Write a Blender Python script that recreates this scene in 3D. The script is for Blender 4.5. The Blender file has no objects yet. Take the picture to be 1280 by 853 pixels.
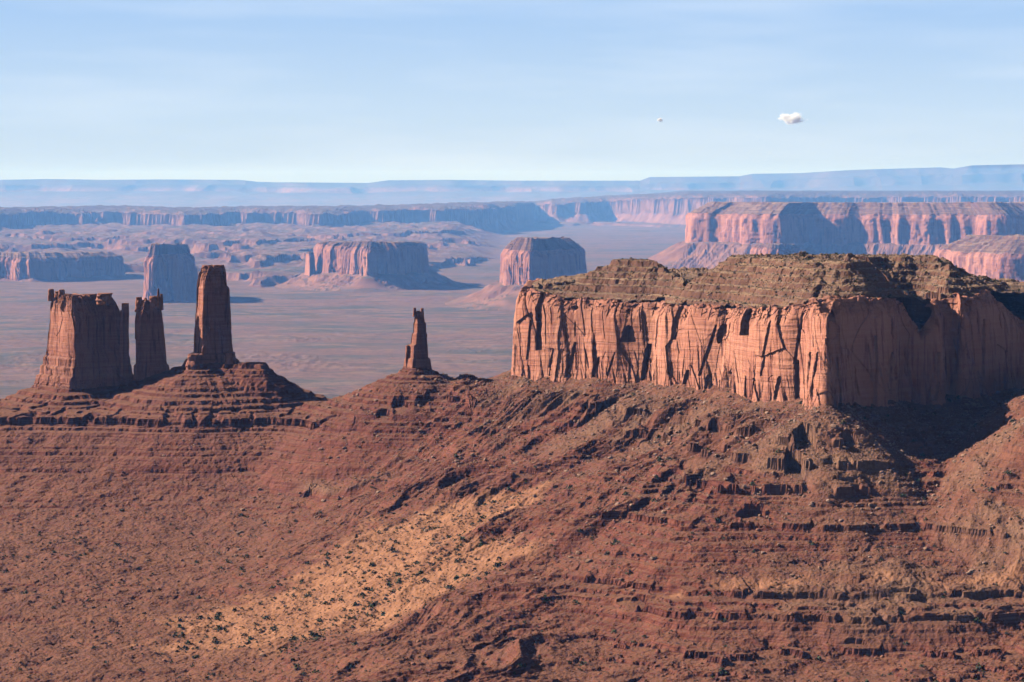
import bpy, math, random, time
import numpy as np
T0 = time.time()
R = math.radians
# ---------------------------------------------------------------- camera, world, sun, exposure
sc = bpy.context.scene
COL = sc.collection
F = 2887.0; HZ = 228.0                     # focal length in photo pixels, eye level row
cam_d = bpy.data.cameras.new('camera'); cam = bpy.data.objects.new('camera', cam_d); COL.objects.link(cam)
cam_d.sensor_width = 36; cam_d.lens = 36*F/1280; cam_d.shift_y = -(426.5-HZ)/1280
cam_d.clip_start = 5; cam_d.clip_end = 300000
cam.rotation_euler = (R(90), 0, 0)
sc.camera = cam
SUN_EL = R(33); SUN_DX, SUN_DY = -0.98, 0.2       # horizontal direction towards the sun
world = bpy.data.worlds.new("World"); sc.world = world; world.use_nodes = True
wt = world.node_tree; wt.nodes.clear()
wo = wt.nodes.new('ShaderNodeOutputWorld'); wb = wt.nodes.new('ShaderNodeBackground'); sky = wt.nodes.new('ShaderNodeTexSky')
sky.sky_type = 'NISHITA'; sky.sun_disc = False; sky.sun_elevation = SUN_EL
sky.sun_rotation = math.atan2(SUN_DX, SUN_DY); sky.altitude = 3000; sky.air_density = .1; sky.dust_density = 0.0; sky.ozone_density = 1.5
wb.inputs[1].default_value = 0.05
wc = wt.nodes.new('ShaderNodeTexCoord'); wm = wt.nodes.new('ShaderNodeMapping'); wn = wt.nodes.new('ShaderNodeTexNoise')
wm.inputs['Scale'].default_value = (5, 5, 42); wn.inputs['Scale'].default_value = 1.0; wn.inputs['Detail'].default_value = 3; wn.inputs['Roughness'].default_value = .55
wr = wt.nodes.new('ShaderNodeValToRGB'); wr.color_ramp.elements[0].position = .46; wr.color_ramp.elements[1].position = .74
wr.color_ramp.elements[1].color = (.33, .33, .33, 1)
wx = wt.nodes.new('ShaderNodeMix'); wx.data_type = 'RGBA'; wx.inputs[7].default_value = (7.4, 8.0, 8.8, 1)
wt.links.new(wc.outputs['Generated'], wm.inputs[0]); wt.links.new(wm.outputs[0], wn.inputs['Vector']); wt.links.new(wn.outputs['Fac'], wr.inputs[0])
wt.links.new(wr.outputs[0], wx.inputs[0]); # pale gradient painted in to brighten the lowest few degrees of the sky
ws = wt.nodes.new('ShaderNodeSeparateXYZ'); wt.links.new(wc.outputs['Generated'], ws.inputs[0])
wh = wt.nodes.new('ShaderNodeValToRGB'); we = wh.color_ramp.elements
while len(we) < 5: we.new(.5)
for e_, (p_, c_) in zip(we, ((0, (5.0, 5.75, 6.4)), (.03, (4.7, 5.9, 7.3)), (.085, (3.0, 4.7, 7.4)), (.093, (1.4, 2.2, 3.6)), (.11, (0, 0, 0)))): e_.position = p_; e_.color = (*c_, 1)
wt.links.new(ws.outputs[2], wh.inputs[0])
wl = wt.nodes.new('ShaderNodeMix'); wl.data_type = 'RGBA'; wl.blend_type = 'LIGHTEN'; wl.inputs[0].default_value = 1
wt.links.new(sky.outputs[0], wl.inputs[6]); wt.links.new(wh.outputs[0], wl.inputs[7]); wt.links.new(wl.outputs[2], wx.inputs[6])
wt.links.new(wx.outputs[2], wb.inputs[0]); wt.links.new(wb.outputs[0], wo.inputs[0])
sun_d = bpy.data.lights.new('sun', 'SUN'); sun = bpy.data.objects.new('sun', sun_d); COL.objects.link(sun)
sun_d.energy = 5.0; sun_d.angle = R(.5); sun_d.color = (1, .93, .84)
from mathutils import Vector
sd_ = Vector((SUN_DX*math.cos(SUN_EL), SUN_DY*math.cos(SUN_EL), math.sin(SUN_EL)))
sun.rotation_euler = sd_.to_track_quat('Z', 'Y').to_euler(); sun.location = (-800, 0, 900)
sc.view_settings.view_transform = 'Standard'; sc.view_settings.look = 'None'; sc.view_settings.gamma = 1; sc.view_settings.exposure = 1.28
sc.view_settings.use_curve_mapping = False
sc.render.engine = 'CYCLES'
cy = sc.cycles; cy.max_bounces = 3; cy.diffuse_bounces = 0; cy.volume_bounces = 2; cy.use_denoising = True; cy.denoising_prefilter = 'ACCURATE'; cy.glossy_bounces = 1; cy.transmission_bounces = 1
cy.volume_step_rate = .6; cy.caustics_reflective = False; cy.caustics_refractive = False
HAZE = 1.15e-5

# ---------------------------------------------------------------- noise
def _perm(seed):
    r = np.random.RandomState(seed); p = r.permutation(512).astype(np.int32); a = r.rand(512)*2*np.pi
    return p, np.cos(a).astype(np.float32), np.sin(a).astype(np.float32), r.rand(512).astype(np.float32)
_PC = {}
def _pp(seed):
    if seed not in _PC: _PC[seed] = _perm(seed)
    return _PC[seed]
def pn(x, y, seed=0):
    """gradient noise, about -1..1"""
    p, gx, gy, _ = _pp(seed)
    xf = np.floor(x); yf = np.floor(y)
    xi = xf.astype(np.int64) & 511; yi = yf.astype(np.int64) & 511
    fx = (x-xf).astype(np.float32); fy = (y-yf).astype(np.float32)
    u = fx*fx*fx*(fx*(fx*6-15)+10); v = fy*fy*fy*(fy*(fy*6-15)+10)
    x1 = (xi+1) & 511; y1 = (yi+1) & 511
    def g(a, b, dx, dy):
        h = p[(p[a]+b) & 511]; return gx[h]*dx+gy[h]*dy
    n00 = g(xi, yi, fx, fy); n10 = g(x1, yi, fx-1, fy); n01 = g(xi, y1, fx, fy-1); n11 = g(x1, y1, fx-1, fy-1)
    a = n00+u*(n10-n00); b = n01+u*(n11-n01)
    return (a+v*(b-a))*1.5
def fbm(x, y, o=4, seed=0, gain=.5, lac=2.03):
    s = 0; a = 1.0
    for k in range(o):
        s = s+a*pn(x*lac**k+k*17.3, y*lac**k-k*9.1, seed+k); a *= gain
    return s
def rid(x, y, o=3, seed=0, gain=.5):
    s = 0; a = 1.0
    for k in range(o):
        s = s+a*(1-2*np.abs(pn(x*2.1**k+k*7.7, y*2.1**k+k*3.3, seed+k))); a *= gain
    return s
def cellv(x, y, seed=0):
    """random value of nearest jittered cell"""
    p, gx, gy, rv = _pp(seed)
    xi = np.floor(x).astype(np.int64); yi = np.floor(y).astype(np.int64)
    best = np.full(x.shape, 1e9, np.float32); val = np.zeros(x.shape, np.float32)
    for dx in (-1, 0, 1):
        for dy in (-1, 0, 1):
            a = (xi+dx) & 511; b = (yi+dy) & 511
            h = p[(p[a]+b) & 511]
            cx = xi+dx+.5+.45*gx[h]; cyy = yi+dy+.5+.45*gy[h]
            d = ((x-cx)**2+(y-cyy)**2).astype(np.float32)
            m = d < best; best = np.where(m, d, best); val = np.where(m, rv[h], val)
    return val
def sstep(a, b, x):
    t = np.clip((x-a)/(b-a), 0, 1); return t*t*(3-2*t)
def smax(a, b, k):
    h = np.clip(.5+.5*(a-b)/k, 0, 1); return b+(a-b)*h+k*h*(1-h)
def P(px, Y): return ((px-640)/F*Y, Y)
def ZP(py, Y): return -(py-HZ)/F*Y
def sdpoly(X, Y, poly):
    """signed distance (negative inside) and arc position to a closed polygon"""
    poly = np.asarray(poly, float); n = len(poly)
    sh = X.shape; X = X.ravel(); Y = Y.ravel()
    best = np.full(X.shape, 1e18); u = np.zeros(X.shape); ins = np.zeros(X.shape, bool); acc = 0.0
    for i in range(n):
        a = poly[i]; b = poly[(i+1) % n]; e = b-a; L2 = e@e; L = math.sqrt(L2)
        if L2 < 1e-12: continue
        t = np.clip(((X-a[0])*e[0]+(Y-a[1])*e[1])/L2, 0, 1)
        d = (X-a[0]-t*e[0])**2+(Y-a[1]-t*e[1])**2
        m = d < best; best = np.where(m, d, best); u = np.where(m, acc+t*L, u); acc += L
        if a[1] != b[1]:
            c = ((a[1] > Y) != (b[1] > Y)) & (X < (b[0]-a[0])*(Y-a[1])/(b[1]-a[1])+a[0])
            ins ^= c
    d = np.sqrt(best); return np.where(ins, -d, d).reshape(sh), u.reshape(sh)

# ---------------------------------------------------------------- object helpers
def tag(o, label=None, cat=None, group=None, kind=None):
    if label: o['label'] = label
    if cat: o['category'] = cat
    if group: o['group'] = group
    if kind: o['kind'] = kind
    return o
def empty(name, loc):
    o = bpy.data.objects.new(name, None); o.location = loc; COL.objects.link(o); return o
def mesh_np(name, V, Q, mat, parent=None, smooth=True, attrs=None, origin=None):
    """one mesh object from a vertex array and quad (or triangle) array"""
    V = np.asarray(V, np.float32)
    if origin is None:
        origin = (0, 0, 0)
    V = V-np.asarray(origin, np.float32)
    me = bpy.data.meshes.new(name); k = Q.shape[1]
    me.vertices.add(len(V)); me.vertices.foreach_set('co', V.ravel())
    me.loops.add(Q.size); me.loops.foreach_set('vertex_index', Q.astype(np.int32).ravel())
    me.polygons.add(len(Q)); me.polygons.foreach_set('loop_start', np.arange(0, Q.size, k, dtype=np.int32))
    if smooth: me.polygons.foreach_set('use_smooth', np.ones(len(Q), bool))
    else: me.polygons.foreach_set('use_smooth', np.zeros(len(Q), bool))
    for an, av in (attrs or {}).items():
        at = me.attributes.new(an, 'FLOAT', 'POINT'); at.data.foreach_set('value', np.asarray(av, np.float32).ravel())
    me.update(calc_edges=True); me.validate() if len(V) < 20000 else None
    me.materials.append(mat)
    o = bpy.data.objects.new(name, me); COL.objects.link(o); o.location = origin
    if parent:
        o.parent = parent; o.location = np.asarray(origin)-np.asarray(parent.location)
    return o
def grid_quads(nr, nc, wrap=False):
    r = np.arange(nr-1)[:, None]; c = np.arange(nc if wrap else nc-1)[None]
    c1 = (c+1) % nc
    return np.stack([r*nc+c, r*nc+c1, (r+1)*nc+c1, (r+1)*nc+c], -1).reshape(-1, 4)

# ---------------------------------------------------------------- materials
class NT:
    def __init__(s, name):
        s.m = bpy.data.materials.new(name); s.m.use_nodes = True; s.t = s.m.node_tree; s.t.nodes.clear()
        s.out = s.n('ShaderNodeOutputMaterial'); s.b = s.n('ShaderNodeBsdfPrincipled'); s.l(s.b.outputs[0], s.out.inputs[0])
        s.b.inputs['Roughness'].default_value = .95; s.b.inputs['Specular IOR Level'].default_value = .12
        s.geo = s.n('ShaderNodeNewGeometry')
    def n(s, t): return s.t.nodes.new(t)
    def l(s, a, b): s.t.links.new(a, b)
    def noise(s, scale, detail=4, rough=.55, sc3=(1, 1, 1), dist=0.0, loc=(0, 0, 0)):
        mp = s.n('ShaderNodeMapping'); mp.inputs['Scale'].default_value = sc3; mp.inputs['Location'].default_value = loc
        s.l(s.geo.outputs['Position'], mp.inputs[0])
        k = s.n('ShaderNodeTexNoise'); k.inputs['Scale'].default_value = scale; k.inputs['Detail'].default_value = detail
        k.inputs['Roughness'].default_value = rough; k.inputs['Distortion'].default_value = dist
        s.l(mp.outputs[0], k.inputs['Vector']); return k.outputs['Fac']
    def ramp(s, fac, stops):
        r = s.n('ShaderNodeValToRGB'); e = r.color_ramp.elements
        while len(e) < len(stops): e.new(.5)
        for i, (p, c) in enumerate(stops):
            e[i].position = p; e[i].color = (c, c, c, 1) if not isinstance(c, tuple) else (*c, 1)
        s.l(fac, r.inputs[0]); return r.outputs[0]
    def mix(s, fac, a, b, mode='MIX'):
        x = s.n('ShaderNodeMix'); x.data_type = 'RGBA'; x.blend_type = mode
        for v, i in ((fac, 0), (a, 6), (b, 7)):
            if isinstance(v, (int, float)): x.inputs[i].default_value = v
            elif isinstance(v, tuple): x.inputs[i].default_value = (*v, 1)
            else: s.l(v, x.inputs[i])
        return x.outputs[2]
    def math(s, op, a, b=None, clamp=False):
        x = s.n('ShaderNodeMath'); x.operation = op; x.use_clamp = clamp
        for i, v in enumerate((a, b)):
            if v is None: continue
            if isinstance(v, (int, float)): x.inputs[i].default_value = v
            else: s.l(v, x.inputs[i])
        return x.outputs[0]
    def nz(s):
        x = s.n('ShaderNodeSeparateXYZ'); s.l(s.geo.outputs['True Normal'], x.inputs[0]); return x.outputs[2]
    def posz(s):
        x = s.n('ShaderNodeSeparateXYZ'); s.l(s.geo.outputs['Position'], x.inputs[0]); return x.outputs[2]
    def attr(s, name):
        a = s.n('ShaderNodeAttribute'); a.attribute_name = name; return a.outputs['Fac']
    def fin(s, col, bumps=(), k=.58):
        s.l(s.mix(1.0, col, k if isinstance(k, tuple) else (k, k, k), 'MULTIPLY'), s.b.inputs['Base Color'])
        prev = None
        for h, strength, dist in bumps:
            b = s.n('ShaderNodeBump'); b.inputs['Strength'].default_value = strength; b.inputs['Distance'].default_value = dist
            s.l(h, b.inputs['Height'])
            if prev: s.l(prev, b.inputs['Normal'])
            prev = b.outputs[0]
        if prev: s.l(prev, s.b.inputs['Normal'])
        return s.m
def cliff_mat(name, k=1.0, ab=.66, light=(.60, .25, .155), mid=(.48, .175, .11), dark=(.22, .07, .05)):
    """sandstone; k: size of the features (far buttes use bigger ones)"""
    t = NT(name)
    n1 = t.noise(.02/k, 5, .6, (1, 1, .35)); n2 = t.noise(.16/k, 4, .6, (1, 1, .09)); n3 = t.noise(.05/k, 4, .6, (.15, .15, 5))
    c = t.mix(t.ramp(n1, [(.35, 0.0), (.65, 1.0)]), mid, light)
    c = t.mix(t.ramp(n3, [(.4, 0.0), (.62, .38)]), c, (.66, .31, .2))
    c = t.mix(t.ramp(n2, [(.5, 0.0), (.66, .85)]), c, dark)
    # thin-bedded redder rock on the flatter ledges
    c = t.mix(t.ramp(t.nz(), [(.3, 0.0), (.75, .7)]), c, (.30, .135, .09))
    b1 = t.noise(.25/k, 6, .65, (1, 1, .35)); b2 = t.noise(.12/k, 4, .6, (.2, .2, 6))
    return t.fin(c, [(b1, .55, 2.5*k), (b2, .35, 1.2*k)], ab)
M_cliff = cliff_mat('sandstone_cliff'); M_cliff_far = cliff_mat('sandstone_cliff_distant', 7.0, .6)
M_tower = cliff_mat('sandstone_tower', .8, .62, light=(.50, .19, .12), mid=(.37, .125, .08), dark=(.17, .055, .04))
def cap_mat(name, k=1.0):
    t = NT(name)
    n1 = t.noise(.05/k, 5, .65); n2 = t.noise(.5/k, 5, .7); n3 = t.noise(.35/k, 3, .6, (.05, .05, 1.6))
    c = t.mix(t.ramp(n1, [(.38, 0.0), (.62, 1.0)]), (.25, .145, .09), (.34, .20, .13))
    c = t.mix(t.ramp(n3, [(.5, 0.0), (.58, .8)]), c, (.46, .28, .17))
    c = t.mix(t.ramp(n3, [(.36, .8), (.46, 0.0)]), c, (.12, .07, .045))  # dark strata bands, also standing in for shadow under ledge overhangs
    c = t.mix(t.ramp(n2, [(.52, 0.0), (.64, .75)]), c, (.10, .10, .055))
    c = t.mix(t.ramp(t.nz(), [(.5, .85), (.8, 0.0)]), c, (.20, .085, .055))  # steep ledge faces red-brown, darkened to stand in for undercut shadow lines too
    return t.fin(c, [(t.noise(.4/k, 6, .7), .7, 1.6*k)])
M_cap = cap_mat('layered_caprock'); M_cap_far = cap_mat('layered_caprock_distant', 7.0)
def ground_mat():
    t = NT('desert_ground')
    big = t.noise(.004, 6, .6); med = t.noise(.03, 6, .65); fine = t.noise(.3, 6, .7); speck = t.noise(.55, 3, .7, loc=(31, 7, 0))
    red = t.mix(t.ramp(med, [(.35, 0.0), (.65, 1.0)]), (.235, .083, .055), (.33, .135, .09))
    red = t.mix(t.ramp(big, [(.4, 0.0), (.6, .5)]), red, (.29, .15, .105))
    strat = t.noise(.9, 3, .6, (.01, .01, 1))
    red = t.mix(t.ramp(strat, [(.42, .8), (.55, 0.0)]), red, (.155, .048, .036))
    flat = t.mix(t.ramp(med, [(.35, 0.0), (.66, 1.0)]), (.25, .125, .085), (.36, .185, .115))
    flat = t.mix(t.ramp(speck, [(.5, 0.0), (.62, .55)]), flat, (.12, .095, .055))
    nz = t.nz()
    c = t.mix(t.ramp(nz, [(.84, 0.0), (.97, 1.0)]), red, flat)
    rub = t.mix(t.ramp(fine, [(.38, 0.0), (.62, 1.0)]), (.20, .135, .09), (.40, .25, .17))
    c = t.mix(t.math('MULTIPLY', t.attr('rubble'), t.ramp(med, [(.3, .35), (.6, .95)])), c, rub)
    sand = t.mix(t.ramp(med, [(.4, 0.0), (.65, 1.0)]), (.45, .24, .14), (.60, .34, .20))
    sand = t.mix(t.ramp(speck, [(.55, 0.0), (.66, .7)]), sand, (.20, .13, .075))
    c = t.mix(t.attr('sand'), c, sand)
    # open valley floor: grey-green scrub with pink bare earth
    f1 = t.noise(.0012, 8, .68, (.6, 1, 1), dist=.5); f2 = t.noise(.004, 6, .65, (.5, 1, 1)); f3 = t.noise(.016, 4, .7)
    fl = t.mix(t.ramp(f1, [(.40, 0.0), (.56, 1.0)]), (.115, .13, .085), (.28, .175, .12))
    fl = t.mix(t.ramp(f2, [(.5, 0.0), (.62, .75)]), fl, (.38, .27, .18))
    fl = t.mix(t.ramp(f3, [(.5, 0.0), (.62, .6)]), fl, (.11, .085, .06))
    fs = t.mix(t.ramp(t.noise(.004, 5, .6), [(.35, 0.0), (.65, 1.0)]), (.24, .125, .085), (.44, .25, .16))
    fl = t.mix(t.ramp(nz, [(.90, 1.0), (.985, 0.0)]), fl, fs)
    high = t.ramp(t.math('MULTIPLY_ADD', t.posz(), .004, ) if False else t.math('ADD', t.math('MULTIPLY', t.posz(), .004/2.6), 1.9), [(.55, 0.0), (.85, 1.0)])
    fl = t.mix(t.math('MULTIPLY', high, t.ramp(nz, [(.93, .0), (.985, .8)])), fl, (.13, .11, .075))
    fl = t.mix(t.ramp(t.math('ADD', t.math('MULTIPLY', t.posz(), .004/2.6), 1.0), [(.35, 0.0), (.6, .7)]), fl, (.10, .095, .08))
    c = t.mix(t.attr('far'), c, fl)
    return t.fin(c, [(fine, .8, 1.1), (t.noise(1.3, 3, .7), .5, .35)], (.50, .405, .36))
M_ground = ground_mat()
t = NT('boulder_rock'); M_rock = t.fin(t.mix(t.ramp(t.noise(.08, 4, .6), [(.35, 0.0), (.65, 1.0)]), (.26, .13, .09), (.46, .28, .19)), [(t.noise(1.5, 4, .6), .4, .3)])
t = NT('red_boulder_rock'); M_rockr = t.fin(t.mix(t.ramp(t.noise(.08, 4, .6), [(.35, 0.0), (.65, 1.0)]), (.25, .10, .065), (.38, .18, .12)), [(t.noise(1.5, 4, .6), .4, .3)])
t = NT('caprock_block'); M_capr = t.fin(t.mix(t.ramp(t.noise(.2, 4, .6), [(.35, 0.0), (.65, 1.0)]), (.24, .13, .085), (.42, .27, .18)))
t = NT('juniper_leaves'); M_leaf = t.fin(t.mix(t.ramp(t.noise(.35, 2, .6), [(.4, 0.0), (.6, 1.0)]), (.045, .062, .028), (.10, .12, .06)))
print('mats', time.time()-T0)

# ---------------------------------------------------------------- plans of the formations (photo column, distance)
MP = [(645, 3010), (662, 2992), (700, 2960), (760, 2905), (816, 2870), (828, 2796), (870, 2752), (904, 2722), (912, 2672), (930, 2650), (985, 2580), (1002, 2572), (1016, 2512), (1034, 2478),
      (1043, 2500), (1054, 2492), (1070, 2545), (1100, 2562), (1116, 2588), (1124, 2640), (1150, 2645), (1174, 2640), (1186, 2690), (1202, 2678), (1255, 2742), (1288, 2800), (1400, 2850), (1440, 3100), (1300, 3450), (1000, 3550), (760, 3500), (650, 3200)]
NF = [q[0] for q in MP].index(1400)+1
MESA = [P(*q) for q in MP]
def mesa_tab(tab):
    cum = {}; acc = 0
    for i, q in enumerate(MP):
        cum.setdefault(q[0], acc); a = np.array(MESA[i]); b = np.array(MESA[(i+1) % len(MESA)]); acc += np.linalg.norm(b-a)
    return cum, acc
MCUM, MLEN = mesa_tab(None)
def px2u(px):
    """arc position along the mesa's front for a photo column (front and shaded side only)"""
    fr = [q[0] for q in MP[:NF]]; return np.interp(px, fr, [MCUM[k] for k in fr])
_fr = [(645, 362, 3010), (700, 374, 2960), (760, 378, 2905), (820, 382, 2850), (870, 383, 2752), (930, 387, 2660), (985, 383, 2580), (1030, 377, 2480), (1065, 374, 2540), (1100, 374, 2565),
       (1128, 380, 2600), (1150, 414, 2640), (1172, 386, 2650), (1190, 374, 2660), (1255, 368, 2742), (1268, 385, 2765), (1288, 406, 2800)]
RU = np.array([px2u(a) for a, b, c in _fr]+[MCUM[1400], MCUM[1000], MLEN]); RZ = np.array([ZP(b, c) for a, b, c in _fr]+[-175, -135, ZP(362, 3010)])
_ft = [(645, 476, 3010), (700, 478, 2960), (760, 480, 2905), (820, 484, 2850), (870, 489, 2752), (930, 498, 2660), (985, 505, 2580), (1030, 512, 2480), (1065, 512, 2540)]
FU = np.array([px2u(a) for a, b, c in _ft]+[px2u(1150), MLEN]); FZ = np.array([ZP(b, c) for a, b, c in _ft]+[-255, ZP(476, 3010)])
def castle_like(name, Y, hd, plan, levels, py_foot):
    return dict(name=name, Y=Y, hd=hd, plan=plan, levels=levels, zf=ZP(py_foot, Y))
TOWERS = [
    dict(name='castle_butte', Y=3245, hd=50, plan=[(-1, .25), (-.55, -.45), (-.15, -1), (.45, -.35), (1, .15), (.8, .8), (.1, 1), (-.7, .8)],
         lev=[(362, 63, 76), (366, 62, 92), (369, 61, 140), (374, 61, 146), (379, 60, 149), (382, 60, 160), (400, 60, 162), (430, 57, 163), (445, 55, 164), (447, 52, 165), (456, 51, 166), (458, 47.5, 167), (468, 46, 168), (470, 42, 169), (480, 39, 171), (486, 37, 173)]),
    dict(name='rock_tower', Y=3240, hd=22, plan=[(-1, .1), (-.75, -.9), (.1, -.5), (1, .3), (.4, 1), (-.6, .9)],
         lev=[(371, 170, 203), (378, 169, 203.5), (400, 168, 205), (430, 168, 207), (455, 168, 209), (457, 166, 211), (480, 164, 214)]),
    dict(name='tall_rock_tower', Y=3225, hd=29, plan=[(-1, .25), (-.45, -1), (.4, -.5), (1, .1), (.7, .9), (-.4, 1)],
         lev=[(333, 249, 284), (337, 247, 287), (345, 245, 287), (357, 244, 287), (360, 243, 290), (380, 242.5, 291), (400, 241, 292), (430, 240, 293), (441, 239, 294), (442, 235, 296), (448, 234, 297), (449.5, 229, 300), (458, 226, 303)]),
    dict(name='rock_spire', Y=3100, hd=13, plan=[(-1, .1), (-.3, -1), (.35, -.8), (1, .2), (.4, 1), (-.5, .9)],
         lev=[(386, 516, 530), (391, 516, 530.5), (403, 516.5, 531), (404, 515.5, 532.5), (416, 515, 533), (417.5, 513.5, 534), (430, 512, 534.5), (431.5, 508, 535), (447, 507, 536), (448.5, 504.5, 538), (464, 502, 540)]),
]
MIDS = [  # plan points (px, Y), rim row, top row, foot row, reference distance
    dict(name='round_topped_butte', lab='tall squat butte standing behind the tallest dark tower, shaded blue', plan=[(181, 10150), (190, 9930), (213, 9980), (238, 10120), (244, 10300), (225, 10550), (190, 10500)], rim=318, top=306, foot=378, Y=10000, inset=.12, z0=-520),
    dict(name='long_low_mesa', lab='long low shaded mesa at the left edge below the badlands', plan=[(-160, 12000), (-60, 12100), (8, 12080), (40, 12000), (120, 12300), (153, 12500), (140, 13000), (60, 13200), (-120, 13000)], rim=323, top=316, foot=349, Y=12100, inset=.10, z0=-520),
    dict(name='stepped_butte', lab='broad butte with a lit left flank, above the dark lone spire', plan=[(396, 11500), (425, 11250), (460, 11050), (500, 11200), (533, 11500), (528, 11900), (470, 12200), (400, 12100)], rim=309, top=303, foot=345, Y=11100, inset=.12, z0=-520),
    dict(name='rock_pillar', lab='small rock pillar beside the left flank of the broad butte', plan=[(380, 11500), (387, 11440), (395, 11480), (394, 11580), (384, 11600)], rim=318, top=315, foot=346, Y=11450, inset=.2, z0=-520),
    dict(name='domed_butte', lab='isolated domed butte standing free left of the great mesa', plan=[(629, 9900), (640, 9690), (661, 9560), (700, 9750), (732, 9950), (726, 10200), (690, 10400), (640, 10300)], rim=314, top=298, foot=358, Y=9600, inset=.35, z0=-520),
    dict(name='long_wall_mesa', lab='long pink walled mesa on the right behind the great mesa', plan=[(858, 12900), (866, 12700), (905, 12600), (940, 12450), (978, 12350), (992, 12560), (1012, 12640), (1060, 12560), (1150, 12420), (1230, 12250), (1262, 12150), (1290, 12700), (1500, 12600), (1520, 14500), (1100, 15500), (880, 14500)], rim=268, top=254, foot=305, Y=12500, inset=.10, z0=-520),
    dict(name='near_rim_mesa', lab='banded mesa jutting in at the right edge above the great mesa', plan=[(1172, 9400), (1200, 9150), (1240, 9000), (1290, 8850), (1500, 8700), (1520, 10500), (1250, 10600), (1180, 10000)], rim=317, top=296, foot=352, Y=9000, inset=.22, z0=-520),
    dict(name='low_shaded_butte', lab='small low butte poking up just behind the top of the great mesa', plan=[(938, 10800), (955, 10650), (972, 10560), (998, 10700), (996, 11100), (950, 11150)], rim=311, top=306, foot=335, Y=10600, inset=.15, z0=-520),
]
for t in TOWERS:
    t['zf'] = ZP(t['lev'][-1][0], t['Y']); py, l, r = t['lev'][-2]
    hw = (r-l)/2/F*t['Y']; xc = ((r+l)/2-640)/F*t['Y']
    t['poly'] = [(xc+a*hw, t['Y']+b*t['hd']) for a, b in t['plan']]
for m in MIDS:
    m['poly'] = [P(*q) for q in m['plan']]; m['zf'] = ZP(m['foot'], m['Y']); m['zr'] = ZP(m['rim'], m['Y']); m['zt'] = ZP(m['top'], m['Y'])

# ---------------------------------------------------------------- terrain height
_ctl = []   # (px, py, Y)
for px in (-500, -150, 0, 150, 300): _ctl += [(px, 515, 3210), (px, 530, 3080), (px, 588, 2955), (px, 604, 2920), (px, 650, 2800), (px, 700, 2600), (px, 760, 2400), (px, 853, 2120)]
_ctl += [(405, 508, 3200), (445, 494, 3150), (500, 488, 3120), (560, 487, 3110), (612, 484, 3100)]
_ctl += [(450, 540, 3020), (450, 580, 2930), (450, 640, 2740), (450, 700, 2480), (450, 760, 2320), (450, 853, 2060)]
_ctl += [(540, 530, 2980), (540, 580, 2840), (540, 630, 2680), (600, 560, 2850), (600, 610, 2690), (610, 640, 2590), (500, 645, 2660), (600, 700, 2380), (620, 760, 2240), (650, 853, 2020)]
_ctl += [(700, 620, 2560), (700, 660, 2440), (720, 715, 2290), (760, 745, 2220), (780, 790, 2150), (780, 853, 2010)]
for px in (850, 960, 1080, 1180, 1280, 1450, 1700): _ctl += [(px, 668, 2300), (px, 712, 2235), (px, 745, 2190), (px, 765, 2150), (px, 805, 2105), (px, 853, 2000)]
_c = [(*P(px, Y), ZP(py, Y)) for px, py, Y in _ctl]
for X in (-1100, -700, -400, -100, 150): _c += [(X, 3330, -385), (X, 3500, -480), (X, 3800, -520), (X, 4600, -520)]
for X in (450, 900, 1400): _c += [(X, 3200, -340), (X, 3800, -440), (X, 4600, -520)]
for X in (-900, -500, -200, 0, 200, 500, 900): _c += [(X, 1700, -480), (X, 1300, -540)]
_c = np.array(_c)
def _phi(r2): return r2*np.log(r2+1e-9)*.5
S_ = 1000.0
_A = _phi(((_c[:, None, :2]-_c[None, :, :2])**2).sum(-1)/S_**2)+np.eye(len(_c))*2e-4
_Pm = np.c_[np.ones(len(_c)), _c[:, :2]/S_]
_M = np.block([[_A, _Pm], [_Pm.T, np.zeros((3, 3))]]); _w = np.linalg.solve(_M, np.r_[_c[:, 2], 0, 0, 0])
_gx = np.linspace(-2200, 2200, 221); _gy = np.linspace(1200, 4700, 351)
_GX, _GY = np.meshgrid(_gx, _gy)
_B = _w[-3]+_w[-2]*_GX/S_+_w[-1]*_GY/S_
for i in range(len(_c)): _B = _B+_w[i]*_phi(((_GX-_c[i, 0])**2+(_GY-_c[i, 1])**2)/S_**2)
def base_near(X, Y):
    fx = np.clip((X+2200)/20, 0, 219.999); fy = np.clip((Y-1200)/10, 0, 349.999)
    i = fx.astype(int); j = fy.astype(int); a = fx-i; b = fy-j
    return (_B[j, i]*(1-a)+_B[j, i+1]*a)*(1-b)+(_B[j+1, i]*(1-a)+_B[j+1, i+1]*a)*b
_r = np.random.RandomState(5)
def mk_layers(z0, z1, lo, hi, seed, force=()):
    r = np.random.RandomState(seed); e = [z0]
    while e[-1] < z1: e.append(e[-1]+r.uniform(lo, hi))
    e = np.array(e); return e, r.rand(len(e))
L1, H1 = mk_layers(-560, -180, 3, 8.5, 11)
L2, H2 = mk_layers(-560, -180, 1.6, 3.6, 12)
def terrace(Z, L, Hd, sharp, lo):
    i = np.clip(np.searchsorted(L, Z)-1, 0, len(L)-2); a = L[i]; b = L[i+1]; t = np.clip((Z-a)/(b-a), 0, 1)
    c = 1-sharp*(.5+.5*Hd[i])
    tt = np.where(t < c, t/c*lo, lo+(1-lo)*(t-c)/(1-c+1e-6))
    w = np.clip((Hd[i]-.3)*3.5, 0, 1)
    return a+(b-a)*(tt*w+t*(1-w))
SAND = [P(640, 2600), P(560, 2615), P(500, 2612), P(440, 2520), P(380, 2460), P(300, 2400), P(215, 2340), P(225, 2250), P(330, 2235), P(430, 2270), P(455, 2240), P(540, 2290), P(610, 2330), P(640, 2350), P(630, 2400), P(560, 2400), P(520, 2410), P(560, 2470), P(630, 2540)]
def sand_core(X, Y):
    s, _ = sdpoly(X, Y, SAND); return sstep(60, -30, s)
PITS = []
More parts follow.
